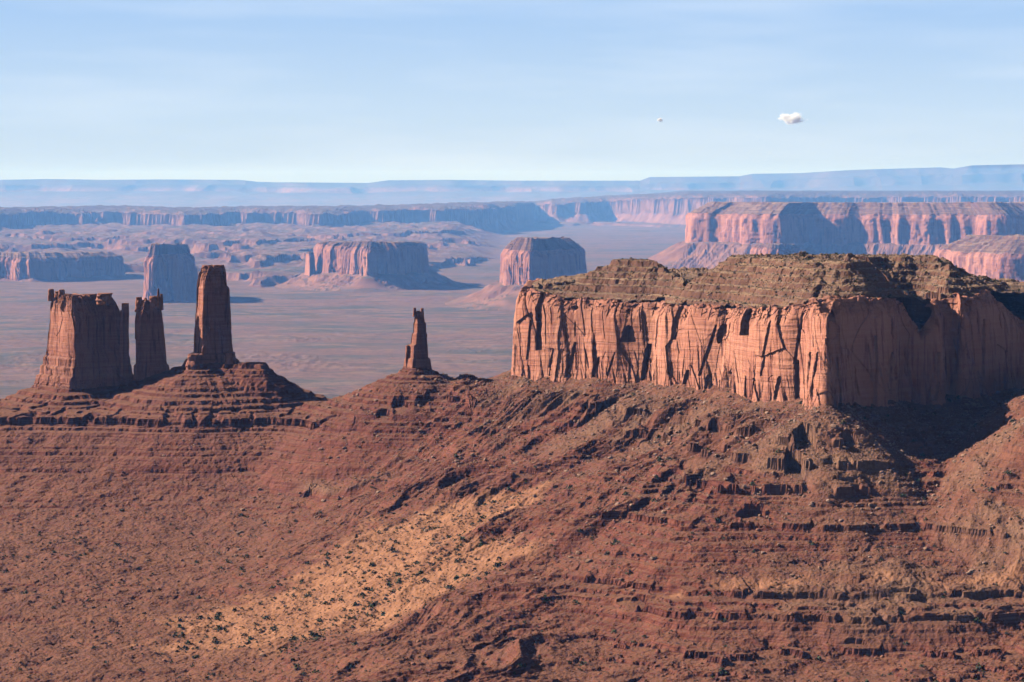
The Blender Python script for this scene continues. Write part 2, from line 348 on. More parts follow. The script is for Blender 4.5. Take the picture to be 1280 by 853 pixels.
def near_height(X, Y, full=False):
    B = base_near(X, Y)
    # swales and low mounds on the benches
    B = B+3.0*fbm(X/170, Y/120, 4, 21)+1.0*fbm(X/38, Y/30, 3, 25)
    ac = X*.75-(Y-2500)*.66; al = X*.66+(Y-2500)*.75          # spurs fanning down and left from the mesa
    aw = ac+30*fbm(X/150, Y/150, 2, 27)
    sp = sstep(-330, -60, X)*sstep(3250, 3050, Y)
    B = B+(rid(aw/110, al/420, 3, 28)*9.5+rid(aw/36+5, al/160, 3, 29)*3.6)*(.09+.91*sp*(1-.85*sstep(2400, 2320, Y)*sstep(0, 70, X)))*(1-.75*sand_core(X, Y))
    sd, u = sdpoly(X, Y, MESA)
    wob = fbm(X/60, Y/60, 3, 31)
    d = np.maximum(sd+5*wob, 0)
    zf = np.interp(u, FU, FZ)
    # ribs and gullies running down the apron, bent so that they fan out to the left
    uu = u+.25*d+10*fbm(X/90, Y/90, 2, 33)
    gl = rid(uu/62, d/420, 2, 35)*13+rid(uu/23+3, d/170, 2, 37)*6.5+rid(uu/8+3, d/60, 2, 39)*2.0
    ta = zf+8-d*(.80-.0011*np.minimum(d, 260))+gl*sstep(0, 70, d)*.9
    hill, _ = sdpoly(X, Y, [P(1292, 2520), P(1330, 2400), P(1600, 2380), P(1600, 2740), P(1320, 2740)])
    hh = -226-np.maximum(hill+6*wob, 0)*.66+rid(X/30, Y/40, 2, 41)*2.5
    far_hide = sstep(2990, 3200, Y)*sstep(0, 60, X)        # behind the mesa nothing has to be kept
    T = smax(B, ta, 9.0)
    T = smax(T, hh, 6.0)
    rub = sstep(-4, 8, np.maximum(ta, hh)-B)*(.35+.65*sstep(-.1, .5, fbm(uu/45, d/260, 3, 43)))
    # pedestals of the towers
    for t, tan, rad in zip(TOWERS, (.50, .6, .50, .55), (3, 3, 3, 2)):
        p = np.array(t['poly']); m = (np.abs(X-p[:, 0].mean()) < 330) & (np.abs(Y-p[:, 1].mean()) < 330)
        if not m.any(): continue
        s2, u2 = sdpoly(X[m], Y[m], t['poly']); s2 = np.maximum(s2+2.5*wob[m], 0)
        c = t['zf']+5-s2*tan+.0006*np.minimum(s2, 110)**2+rid(u2/16, s2/60, 2, 47)*1.6*sstep(0, 20, s2)
        T[m] = smax(T[m], c, 4.0)
    def hump(px, Yc, zt, rx, ry, pw=1.6):
        x, y = P(px, Yc); q = (np.abs((X-x)/rx)**2+np.abs((Y-y)/ry)**2)**.5
        return zt-30*q**pw-40*np.maximum(q-1, 0)
    def ridge(a, b, r, tan):
        (ax, ay), (bx, by) = P(a[0], a[1]), P(b[0], b[1]); za, zb2 = ZP(a[2], a[1]), ZP(b[2], b[1]); ex, ey = bx-ax, by-ay
        t_ = np.clip(((X-ax)*ex+(Y-ay)*ey)/(ex*ex+ey*ey), 0, 1); dd = np.hypot(X-ax-t_*ex, Y-ay-t_*ey)+4*fbm(X/14, Y/14, 2, 49)
        return za+(zb2-za)*t_-np.maximum(dd-r, 0)*tan+1.5*fbm(X/9, Y/9, 2, 50)
    T = smax(T, ridge((262, 3215, 455), (322, 3196, 453), 7, .75), 2)
    T = smax(T, ridge((322, 3196, 454), (350, 3190, 478), 7, .7), 2)
    T = smax(T, ridge((350, 3190, 480), (402, 3180, 506), 6, .5), 2)
    T = smax(T, hump(120, 3235, ZP(489, 3235), 75, 50), 3)
    T = smax(T, hump(190, 3235, ZP(480, 3235), 60, 50), 3)
    T = smax(T, hump(555, 3100, ZP(468, 3100), 34, 25), 3)
    T = smax(T, hump(500, 3060, ZP(494, 3060), 60, 40), 3)
    T = smax(T, hump(590, 3080, ZP(489, 3080), 34, 30), 3)
    T = smax(T, hump(445, 3120, ZP(497, 3120), 60, 40), 3)
    nz_ = fbm(X/24, Y/24, 3, 51)*1.8+fbm(X/5.2, Y/5.2, 2, 55)*.6
    outc = sstep(.12, .35, fbm(X/62, Y/80, 3, 58))                # patches where bedrock ledges stand out of the rubble
    skirt = sstep(2985, 3030, Y)*sstep(-30, -70, X)*sstep(3290, 3250, Y)
    outc = np.maximum(outc, .9*skirt)
    Z = T+nz_+(cellv(X/9, Y/12, 57)-.5)*.8*outc+(cellv(X/3.2, Y/4, 59)-.5)*.35*(.4+.6*sstep(-300, 0, X))
    m1 = sstep(-.15, .35, fbm(X/110, Y/55, 4, 61)+.05)
    talus = np.clip(rub, 0, 1)
    m1 = np.maximum(m1*(1-.72*talus), outc)*(1-.8*sstep(2965, 2900, Y)*sstep(120, 0, X))
    # hard banded cliffs under the tower ridge and under the mesa's apron
    hard = np.exp(-((Z+330)/16)**2)*sstep(3020, 3060, Y)*sstep(-20, -200, X)
    hard2 = np.exp(-((Z+357)/15)**2)*sstep(40, 110, X)*sstep(2450, 2380, Y)
    hard3 = np.exp(-((Z+404)/14)**2)*sstep(0, 90, X)*sstep(2330, 2290, Y)
    hard4 = np.exp(-((Z+352)/14)**2)*sstep(2930, 2970, Y)*sstep(60, -60, X)
    m1 = np.clip(m1*(1-.7*np.clip(hard2+hard4, 0, 1))+hard+hard3, 0, 1)
    Zt = terrace(Z, L1, H1, .22, .35); Z = Z+(Zt-Z)*m1
    m2 = np.clip(.12+.6*fbm(X/90, Y/90, 3, 65)+hard+hard2*1.2+hard4, 0, 1)*(1-.6*talus*(1-outc))
    Zt = terrace(Z+.3*pn(X/9, Y/9, 67), L2, H2, .5, .2); Z = Z+(Zt-Z)*m2
    # the strongest ledges as real scarps: (height, drop, area)
    for zl, hgt, x0, x1, y0, y1, sd_ in ((-322, 9, -900, -150, 2960, 3300, 71), (-286, 8, -170, -20, 2900, 3200, 72), (-312, 6, -110, 60, 2850, 3200, 72), (-390, 5, 20, 900, 2100, 2330, 73),
                                         (-404, 6, 60, 900, 2050, 2260, 74), (-276, 7, 60, 420, 2300, 2900, 75), (-296, 8, 110, 420, 2300, 2900, 76), (-318, 8, 130, 400, 2200, 2700, 77), (-345, 5, 60, 900, 2200, 2450, 78), (-425, 5, 60, 900, 1950, 2160, 80)):
        a = sstep(x0, x0+50, X)*sstep(x1, x1-50, X)*sstep(y0, y0+40, Y)*sstep(y1, y1-40, Y)*sstep(.0, .25, fbm(X/26, Y/44, 2, sd_)+(.35 if zl in (-322, -345, -404) else .02))
        w = Z-zl
        Z = Z+a*(np.where(w > 0, hgt*np.exp(-np.maximum(w, 0)/(hgt*1.2)), 0))*sstep(-.1, .5, w)
    for (x0, y0, z0, w, L) in PITS:
        q = (np.abs(X-x0) < w*1.2) & (Y > y0-L*.3) & (Y < y0+L*1.6)
        if not q.any(): continue
        dx = (X[q]-x0)/(w*.5); dy = (Y[q]-y0)/L
        e = np.abs(dx)**2.5+np.abs((dy-.5)*2)**2.5+.55*fbm(X[q]/9+x0, Y[q]/12, 3, 83)
        Z[q] = Z[q]-(1-sstep(.75, 1.0, e))*np.maximum(Z[q]-(z0+.22*(Y[q]-y0)), 0)
    Z = Z+(.3+.3*talus)*(pn(X/3.1, Y/3.1, 81)*.8+pn(X/1.7, Y/1.7, 82)*.45)
    bl = sstep(3400, 3800, Y)
    if full:
        return Z, np.clip(talus, 0, 1), bl
    return Z
PXT = np.array([-700, -300, 0, 60, 150, 230, 300, 400, 500, 600, 645, 662, 668, 672, 690, 760, 860, 960, 1100, 1300, 1900])
EDG = np.array([19000, 19000, 20500, 21500, 23000, 21500, 22500, 21500, 22500, 24000, 25500, 27500, 29500, 29500, 28500, 29200, 27000, 25500, 26500, 25500, 25000])
TOPZ = np.array([-250, -250, -238, -243, -250, -250, -250, -245, -240, -222, -225, -245, -260, -262, -232, -190, -128, -112, -118, -108, -100])
RIDX = np.array([-600, 0, 60, 130, 200, 300, 322, 345, 460, 485, 560, 640, 800, 812, 870, 925, 940, 1000, 1060, 1120, 1175, 1192, 1215, 1280, 1700])
RIDY = np.array([226, 225, 224, 225, 224.5, 225, 227.5, 228, 229, 225.5, 225, 226, 226, 221.5, 221, 220.5, 217.5, 216.5, 213, 211, 209.5, 211, 207, 205.5, 200])
def step_prof(s, h, talf=.42, wc=30, wt=330):
    """height above the floor for signed distance s inside a scarp of height h"""
    ta = np.clip((s+wt)/wt, 0, 1)**1.7*talf
    cl = np.clip(s/wc, 0, 1)*(.86-talf)
    tp = .14*(1-np.exp(-np.maximum(s-wc, 0)/260))
    tp = np.floor(tp/.028+1e-6)*.028*.6+tp*.4
    return h*(ta+cl+tp)
def far_height(X, Y):
    px = 640+X/Y*F
    Z = -520+9*fbm(X/900, Y/900, 4, 101)+2.2*fbm(X/90, Y/90, 3, 105)+3.2*rid(X/65, Y/80, 2, 107)*sstep(9500, 7500, Y)*sstep(-.1, .4, fbm(X/500, Y/700, 3, 108))
    e = np.interp(px, PXT, EDG); top = np.interp(px, PXT, TOPZ)
    w = 900*fbm(X/2600, Y/3200, 3, 111)+650*rid(X/1700, Y/2600, 2, 113)*sstep(660, 560, px)+rid(X/900, Y/1500, 3, 115)*520
    right = sstep(650, 700, px)
    w = w*(1-.55*right)
    s = (Y-e+w)*.75
    sb = (e+2600+2400*right+600*fbm(X/2500, 0*Y, 2, 119)-Y)*.7     # back edge
    s = np.minimum(s, sb)
    h = np.maximum(step_prof(s, top+520+6*fbm(X/400, Y/400, 2, 121)), 0)
    # lower benches in front of the plateau, left of the gap
    left = sstep(640, 560, px)
    lv = np.zeros_like(X)
    for k, (y0, hh, sc_, off, sdv) in enumerate(((14000, 44, 1900, .0, 131), (15800, 44, 1700, .1, 137), (17800, 34, 1700, .1, 141))):
        yy = y0+np.interp(px, [-300, 0, 150, 330, 560, 620], [500, 800, 0, -1200, 1500, 2600])
        q = Y-yy+1500*fbm(X/sc_, Y/(sc_*1.6), 3, sdv)+800*rid(X/640, Y/950, 3, sdv+4)
        q = np.minimum(q, 26500-Y)*.7
        lv = lv+step_prof(q, hh, .4, 22, 150)*left
    dome = 30*np.maximum(fbm(X/420, Y/520, 3, 151), 0)*sstep(8, 40, lv)
    h = np.maximum(h, lv+dome)
    # small knobs and bluffs at the foot of the right-hand plateau
    q = (Y-(e-1200)+900*fbm(X/700, Y/900, 3, 161))*.6
    h = np.maximum(h, step_prof(np.minimum(q, 700-q), 34, .4, 40, 150)*right)
    Z = Z+h+12*fbm(X/150, Y/190, 4, 165)*sstep(15, 60, h)
    # second plateau farther back on the right
    e2 = 33000-2000*right
    s2 = (Y-e2+1200*fbm(X/3000, Y/3000, 3, 171)+500*rid(X/900, Y/1500, 2, 175))
    s2 = np.minimum(s2, 38500-Y)
    h2 = step_prof(s2, 393, .5, 60, 500)*sstep(690, 860, px)
    Z = np.maximum(Z, -520+h2)
    # far escarpment on the horizon
    rz = -(np.interp(px, RIDX, RIDY)-HZ)/F*52000
    s3 = Y-51000+700*fbm(X/2500, Y/2500, 3, 181)+220*rid(X/1500, Y/2600, 2, 185)
    h3 = (rz+520)*(np.clip((s3+5000)/5000, 0, 1)**2*.55+np.clip(s3/350, 0, 1)*.25+np.clip((s3-600)/500, 0, 1)*.2)
    Z = np.maximum(Z, -520+h3)
    # aprons under the mid-distance buttes
    for m in MIDS:
        p = np.array(m['poly']); x0, y0 = p.min(0)-700; x1, y1 = p.max(0)+700
        k = (X > x0) & (X < x1) & (Y > y0) & (Y < y1)
        if not k.any(): continue
        sd, u = sdpoly(X[k], Y[k], m['poly']); H = m['zf']+520
        sd = np.maximum(sd+14*fbm(X[k]/120, Y[k]/120, 2, 191), 0)
        rr = H/.60*1.7; tt = np.clip(1-sd/rr, 0, 1)
        c = -520+(H+7)*tt**1.75+(rid(u/75, sd/400, 2, 195)*13+rid(u/26, sd/120, 2, 197)*6)*sstep(0, 60, sd)*np.sqrt(tt)
        c = np.where(tt > 0, c, -600)
        Z[k] = smax(Z[k], c, 5)
    return Z
def hit(px, py, y0=1900, y1=3350):
    Y = np.linspace(y0, y1, 1500); X = (px-640)/F*Y; Z = near_height(X, Y); a = HZ-Z/Y*F
    k = np.where(a <= py)[0]; k = k[0] if len(k) else len(Y)-1
    return float(X[k]), float(Y[k]), float(Z[k])
_pits = []
for px, py, wpx, hpx in ((1012, 580, 26, 34), (996, 604, 22, 26), (945, 662, 36, 22), (985, 654, 14, 10), (1010, 657, 12, 9), (786, 766, 48, 16), (758, 742, 70, 6), (858, 741, 34, 9), (700, 742, 30, 6),
                         (782, 568, 16, 14), (815, 560, 14, 14), (770, 580, 22, 10), (850, 540, 14, 12), (893, 546, 12, 10), (880, 570, 18, 10), (855, 624, 14, 12), (590, 604, 22, 14), (500, 520, 20, 18), (478, 528, 16, 12),
                         (565, 512, 18, 12), (1062, 560, 20, 9), (1055, 545, 20, 6), (560, 640, 20, 6), (368, 626, 46, 6), (90, 616, 44, 12), (245, 608, 20, 8), (60, 640, 30, 6), (960, 838, 40, 5), (1060, 812, 50, 6), (1180, 782, 80, 6), (1250, 845, 46, 6), (1130, 745, 30, 4), (720, 848, 30, 8), (840, 680, 40, 5), (700, 603, 40, 7), (655, 600, 26, 10)):
    x, y, z = hit(px, py); L = hpx/F*y/.42; _pits.append((x, y, z, wpx/F*y*1.1, L))
PITS[:] = _pits
FS = 2.6                                    # everything beyond the near ridge lies this much farther out
def far_ground(X, Y): return FS*far_height(X/FS, Y/FS)
# rows and columns of the sheet: denser where it is near, wider than the frame on both sides
def rows():
    y = [1300.0]
    while y[-1] < 62000*FS:
        v = y[-1]
        if v < 1900: d = 8
        elif v < 2350: d = 1.45
        elif v < 3260: d = 1.8
        elif v < 3700: d = 9
        elif v < 9000*FS: d = min(v*v/(520*FS*F)*1.3, 40*FS)
        elif v < 16500*FS: d = 26*FS
        elif v < 31000*FS: d = 34*FS
        elif v < 49000*FS: d = 260*FS
        elif v < 54000*FS: d = 70*FS
        else: d = 900*FS
        y.append(v+d)
    return np.array(y)
YR = rows()
PC = np.r_[np.arange(-620, -40, 9), np.arange(-40, 1320, 1.2), np.arange(1320, 1900, 9)]
tx = (PC-640)/F
GX = YR[:, None]*tx[None]; GY = np.repeat(YR[:, None], len(tx), 1)
print('grid', GX.shape, GX.size)
GZ = np.zeros_like(GX); A_r = np.zeros(GX.shape, np.float32); A_f = np.ones(GX.shape, np.float32)
jn = np.searchsorted(YR, 4400); jf = np.searchsorted(YR, 3350)
zn, rb, bl = near_height(GX[:jn], GY[:jn], True)
GZ[:jn] = zn; A_r[:jn] = rb
print('near', time.time()-T0)
zf_ = far_ground(GX[jf:], GY[jf:])
print('far', time.time()-T0)
ov = slice(jf, jn); b = sstep(3400, 4300, GY[ov])
GZ[ov] = GZ[ov]*(1-b)+zf_[:jn-jf]*b; GZ[jn:] = zf_[jn-jf:]
A_f[:jn] = sstep(3260, 3450, GY[:jn]+40*fbm(GX[:jn]/200, GY[:jn]/200, 2, 5))*sstep(-390, -470, GZ[:jn])
sds, _ = sdpoly(GX[:jn], GY[:jn], SAND)
A_s = np.zeros(GX.shape, np.float32)
A_s[:jn] = sstep(18, -26, sds-20+40*fbm(GX[:jn]/70, GY[:jn]/60, 5, 201))
# sandy bench above the lowest ledges on the right
q = np.abs(GY[:jn]-2195-10*fbm(GX[:jn]/80, 0*GX[:jn], 3, 205))
A_s[:jn] = np.maximum(A_s[:jn], .75*sstep(24, 4, q)*sstep(60, 180, GX[:jn])*sstep(-.3, .4, fbm(GX[:jn]/50, GY[:jn]/30, 3, 207)+.1))
V = np.stack([GX, GY, GZ], -1).reshape(-1, 3)
ground = mesh_np('ground', V, grid_quads(*GX.shape), M_ground, smooth=False, attrs={'rubble': A_r, 'sand': A_s, 'far': A_f})
tag(ground, 'red desert floor, benches and rubble aprons running to the horizon', kind='structure')
del V
print('ground', time.time()-T0)

# ---------------------------------------------------------------- cliffs
def resample(poly, ds, closed=True, smooth=2):
    p = np.asarray(poly, float)
    q = np.vstack([p, p[:1]]) if closed else p
    L = np.r_[0, np.cumsum(np.linalg.norm(np.diff(q, axis=0), axis=1))]
    n = int(L[-1]/ds); u = np.arange(n)/n*L[-1] if closed else np.linspace(0, L[-1], n)
    r = np.c_[np.interp(u, L, q[:, 0]), np.interp(u, L, q[:, 1])]
    k = max(1, int(smooth/ds))
    for _ in range(2):
        ker = np.ones(2*k+1)/(2*k+1); ext = np.vstack([r[-k:], r, r[:k]])
        r = np.c_[np.convolve(ext[:, 0], ker, 'valid'), np.convolve(ext[:, 1], ker, 'valid')]
    return r, u
def normals2(r):
    t = np.roll(r, -1, 0)-np.roll(r, 1, 0); n = np.c_[t[:, 1], -t[:, 0]]; n /= np.linalg.norm(n, axis=1)[:, None]+1e-9
    # outward
    area = .5*np.sum(r[:, 0]*np.roll(r[:, 1], -1)-np.roll(r[:, 0], -1)*r[:, 1])
    return n if area > 0 else -n
def slots(px_list):
    return px_list
def cliff_disp(u, h, H, seed, k=1.0, amp=1.0, feats=(), saw=1.0):
    """outward displacement of a sandstone wall; u along, h above the foot, H wall height (arrays)"""
    t = h/H
    d = 11*pn(u/(95*k), h/(500*k), seed)+1.1*pn(u/(26*k), h/(160*k), seed+1)
    uw = u+.16*h+3*k*pn(u/(30*k), h/(40*k), seed+2)
    # broad slabs with sharp edges
    lo_ = (.12+.88*sstep(.75, .3, t+.3*pn(u/(40*k), h*0, seed+20)))*(.45+.55*sstep(-.35, .3, pn(u/(75*k), h/(60*k), seed+28)))
    d = d+(cellv(uw/(36*k), h/(80*k), seed+3)-.5)*3.4+((cellv(uw/(9*k)+4, h/(45*k), seed+4)-.5)*1.6+(cellv(uw/(2.8*k), h/(12*k), seed+5)-.5)*.6)*lo_
    d = d+1.2*np.abs(pn(uw/(11*k), h/(45*k), seed+21))*lo_
    # overlapping leaning slabs: each rises gently along the wall and breaks off at a sharp edge
    for per, am, sd2, ln in ((47*k, 4.2, 24, .3), (17*k, 1.5, 26, .1)):
        q = (u+ln*h)/per+.9*pn(u/(per*2.1), h/(per*6), seed+sd2); fr = q-np.floor(q)
        am2 = am*(.25+.75*_pp(seed+sd2)[3][np.floor(q).astype(int) & 511])
        d = d+saw*am2*(fr-.5)*sstep(1.0, .94, fr)*(lo_ if am < 2 else .3+.7*sstep(-.25, .3, pn(u/(80*k), h/(45*k), seed+27)))
    # long joints
    jm = sstep(.05, .35, pn(u/(32*k)+9, h/(38*k), seed+6)+.3*(.7-t))
    n = np.abs(pn(uw/(27*k), h/(900*k), seed+7)); d = d-4.5*sstep(.035, .0, n)*jm
    n = np.abs(pn(uw/(9*k), h/(330*k), seed+8)); d = d-2.0*sstep(.09, .0, n)*lo_*sstep(.15, .6, pn(u/(25*k), h/(50*k), seed+9)+.35*(1-2*t))
    # flutes in the lowest third
    d = d+.9*np.abs(pn(u/(7*k), h/(60*k), seed+10))*sstep(.45, .1, t)-.0
    # bedding
    hz = h+1.5*pn(u/(60*k), 0*h, seed+11)
    d = d+.5*pn(hz/(5*k), u/(90*k), seed+12)+.22*pn(hz/(1.5*k), u/(30*k), seed+13)
    # ledgy foot
    lb = sstep(.17, .04, t+.05*pn(u/(20*k), h/(20*k), seed+14))
    st = np.floor(hz/(2.4*k))*2.4*k-hz
    d = d+lb*(3.2*(1-t/.17).clip(0, 1)+st*-.35*1.0+(cellv(u/(4*k), hz/(2.4*k), seed+15)-.5)*2.6)
    # crumbly, stepped brow
    tb = sstep(.84, 1.03, t+.07*pn(u/(24*k), 0*h, seed+16)+.03*(cellv(u/(7*k), 0*h, seed+18)-.5))
    d = d-tb*(8.5+2.4*(cellv(u/(6*k), hz/(3.2*k), seed+17)-.5)*2)
    d = d*amp
    for (uc, h0, h1, w, dep, lean, kind) in feats:
        uu = (u-uc-lean*(h-h0)); tt = (h-h0)/(h1-h0)
        wob = 1+.25*pn(h/9, uu*0, seed+31)
        if kind == 'slot': ww = w*np.clip(np.sin(np.clip(tt, 0, 1)*math.pi*.5+.0)*.4+.6, 0, 1)*np.where((tt > 0) & (tt < 1), np.sqrt(np.clip(1-tt, 0, 1))*.6+.4, 0)
        elif kind == 'arch': ww = w*np.where((tt > 0) & (tt < 1), np.sqrt(np.clip(1-tt**2.2, 0, 1)), 0)
        else: ww = w*np.where((tt > 0) & (tt < 1), np.sin(np.clip(tt, 0, 1)*math.pi)**.5, 0)
        q = np.abs(uu)/(ww*wob*.5+1e-6)
        d = d-(dep if kind != 'slot' else dep*.6)*sstep(1.3, .75, q)
    return d
# --- the great mesa
r0, u0 = resample(MESA, .62, smooth=6)
back = (u0 > MCUM[1440]-40)
keep = ~back | (np.arange(len(u0)) % 6 == 0)
r0 = r0[keep]; u0 = u0[keep]; n0 = normals2(r0)
k_ = 3; n0 = (n0+np.roll(n0, 4, 0)+np.roll(n0, -4, 0)+np.roll(n0, 8, 0)+np.roll(n0, -8, 0)); n0 /= np.linalg.norm(n0, axis=1)[:, None]
rz = np.interp(u0, RU, RZ)+4.5*pn(u0/34, u0*0, 301)+4.0*(cellv(u0/11, u0*0, 302)-.5)+1; fz = np.interp(u0, FU, FZ)-14
NV = 215
tv = np.linspace(0, 1, NV)[:, None]
H = (rz-fz)[None]; hgt = tv*H; uu = np.repeat(u0[None], NV, 0)
def U(px): return float(px2u(px))
def h_of(px, py):
    Y = np.interp(px, [q[0] for q in MP[:NF]], [q[1] for q in MP[:NF]]); return ZP(py, Y)-float(np.interp(U(px), FU, FZ))+14
feats = []
for px, p0, p1, wpx, dep, lean, kd in [
        (785, 428, 407, 15, 13, 0, 'arch'), (716, 388, 382, 9, 6, .2, 'oval'), (675, 438, 366, 13, 14, -.12, 'slot'), (660, 450, 400, 5, 5, 0, 'slot'),
        (690, 470, 435, 5, 6, .1, 'slot'), (711, 472, 428, 6, 8, .12, 'slot'), (744, 474, 446, 6, 8, .12, 'slot'), (763, 470, 440, 4, 5, .2, 'slot'), (804, 476, 430, 10, 12, .02, 'slot'), (820, 462, 440, 7, 6, 0, 'slot'),
        (840, 425, 380, 10, 7, .0, 'slot'), (856, 492, 462, 8, 9, .2, 'slot'), (877, 470, 405, 6, 7, .25, 'slot'), (898, 430, 405, 9, 8, .35, 'oval'), (885, 492, 468, 7, 8, .1, 'slot'), (908, 494, 465, 7, 8, 0, 'slot'),
        (930, 420, 385, 13, 9, .1, 'arch'), (933, 496, 470, 5, 6, 0, 'slot'), (958, 470, 400, 5, 5, .15, 'slot'), (946, 500, 475, 6, 6, .0, 'slot'), (975, 500, 470, 6, 6, .15, 'slot'), (996, 455, 388, 9, 8, .05, 'slot'),
        (1050, 512, 405, 9, 9, .05, 'slot'), (1088, 510, 420, 9, 8, -.05, 'slot'), (1110, 505, 440, 12, 8, 0, 'arch'), (1165, 500, 440, 12, 8, 0, 'slot'), (1225, 495, 400, 8, 7, .05, 'slot'),
        (1002, 505, 450, 6, 8, -.15, 'slot'), (1014, 505, 440, 5, 9, -.05, 'slot'), (1022, 500, 440, 4, 8, .05, 'slot'), (1000, 384, 372, 14, 8, 0, 'oval')]:
    mpx = F/np.interp(px, [q[0] for q in MP[:NF]], [q[1] for q in MP[:NF]])   # pixels per metre
    # the wall is seen obliquely: stretch widths along it
    w_m = abs(U(px+wpx/2)-U(px-wpx/2)); feats.append((U(px), h_of(px, p0), h_of(px, p1), w_m*(.9 if kd != 'slot' else .8), dep, lean+(.12 if kd == 'slot' else 0), kd))
fade = np.where(u0[None] < 30, 1, 1)
D = cliff_disp(uu, hgt, H, 310, 1.0, 1.0, feats)
D = D-hgt*.055+3.5
for pc, wd, am in ((1032, 26, 7), (1054, 16, 5), (700, 18, 4), (905, 22, 5), (1202, 18, 6)):      # buttresses that step out towards the foot
    D = D+am*np.exp(-((uu-U(pc))/wd)**2)*((1-hgt/H)**1.3+.5*(cellv(uu/14, hgt/19, 340+pc)-.5))
Vx = r0[None, :, 0]+n0[None, :, 0]*D; Vy = r0[None, :, 1]+n0[None, :, 1]*D
Vz = fz[None]+hgt+.8*(cellv(uu/5, hgt/5, 333)-.5)*sstep(.8, 1, tv)
rings = [np.stack([Vx, Vy, Vz], -1)]
rim = np.c_[Vx[-1], Vy[-1]]
for off, dz in ((2.5, .3), (8, -1.2)):
    rings.append(np.stack([Vx[-1]-n0[:, 0]*off, Vy[-1]-n0[:, 1]*off, Vz[-1]+dz], -1)[None])
VV = np.concatenate(rings, 0); nr, nc = VV.shape[:2]
mesa_root = tag(empty('great_mesa', (330, 2900, -260)), 'great flat topped sandstone mesa, sunlit orange wall left and black shaded wall right', 'mesa')
mesh_np('cliff', VV.reshape(-1, 3), grid_quads(nr, nc, True), M_cliff, mesa_root, smooth=False)
print('mesa cliff', time.time()-T0)
# layered top
gx = np.arange(-5, 800, 1.5); gy = np.concatenate([np.arange(2440, 3060, 1.6), np.arange(3060, 3560, 9)])
TX, TY = np.meshgrid(gx, gy)
rimS = rim[::4]
sdt, ut = sdpoly(TX, TY, np.array(resample(MESA, 12, smooth=9)[0]))
sdr, _ = sdpoly(TX, TY, resample(rimS, 5, smooth=1)[0]) if False else (sdt, None)
_ru = np.interp(ut, RU, RZ)
din = np.maximum(-sdt, 0)
CAP1 = [P(755, 2960), P(775, 2890), P(818, 2885), P(814, 2980), P(790, 3060)]
CAP2 = [P(914, 2790), P(960, 2725), P(1025, 2650), P(1060, 2625), P(1105, 2665), P(1130, 2740), P(1160, 2800), P(1175, 2900), P(1120, 3100), P(980, 3150), P(925, 3000)]
CAP3 = [P(1170, 2740), P(1200, 2745), P(1222, 2800), P(1240, 2900), P(1170, 3000), P(1140, 2860)]
w2 = fbm(TX/30, TY/30, 3, 351)
def cap(poly, zt, tan):
    s, u = sdpoly(TX, TY, poly); s = s+5*w2
    return np.where(s < 0, zt+np.minimum(-s, 40)*.02, zt-s*tan)-np.maximum(TY-(poly[1][1]+10), 0)*.036
din = np.maximum(din-13, 0)
zb = _ru+.5+np.minimum(din, 70)*.08
top = smax(zb, cap(CAP1, ZP(329, 2885), .60), 2.0)
top = smax(top, cap(CAP2, ZP(325, 2690), .62), 2.0)
top = smax(top, cap(CAP3, ZP(351, 2745), .45), 2.0)
# ravine that splits the cap above the shaded wall
gl_ = [P(1160, 2640), P(1128, 2700), P(1135, 2790), P(1150, 2900)]
gs, _ = sdpoly(TX, TY, [P(1152, 2625), P(1168, 2625), P(1150, 2720), P(1152, 2800), P(1136, 2800), P(1122, 2720)])
top = np.minimum(top, np.maximum(_ru, -168)+2+np.maximum(gs-4, 0)*.75)
top = np.minimum(top, _ru+din*1.0+1.5)
top = top+(3.4*rid(TX/34+.3*w2, TY/46, 2, 355)+2.6*fbm(TX/24, TY/24, 3, 356))*sstep(2, 20, din)+1.1*fbm(TX/9, TY/9, 2, 357)
LT, HT = mk_layers(-185, -60, 5, 12, 77); HT = .5+.5*HT
tt_ = terrace(top+.8*pn(TX/12, TY/12, 359)+1.2*(cellv(TX/9, TY/9, 358)-.5), LT, HT, .5, .2); top = top+(tt_-top)*(.92*sstep(-.5, .0, fbm(TX/60, TY/60, 2, 361)+.25))
LT2, HT2 = mk_layers(-185, -60, 1.6, 3.4, 78)
tt_ = terrace(top, LT2, HT2, .5, .2); top = top+(tt_-top)*.75
top = top+.45*pn(TX/2.2, TY/2.2, 363)
rp = resample(rim, 3.0, smooth=.5)[0]
# inside the real (displaced) rim only
m = sdt < 26; sdd = np.full(TX.shape, 99.0); s_, _ = sdpoly(TX[m], TY[m], rp[::1]) if m.sum() < 400000 else sdpoly(TX[m], TY[m], rp[::2])
sdd[m] = s_
okv = sdd < -.8
Q = grid_quads(*TX.shape); Q = Q[okv.ravel()[Q].all(1)]
used, inv = np.unique(Q, return_inverse=True); Q = inv.reshape(Q.shape)
VT = np.stack([TX, TY, top], -1).reshape(-1, 3)[used]
mesh_np('caprock', VT, Q, M_cap, mesa_root, smooth=False)
print('mesa top', time.time()-T0)

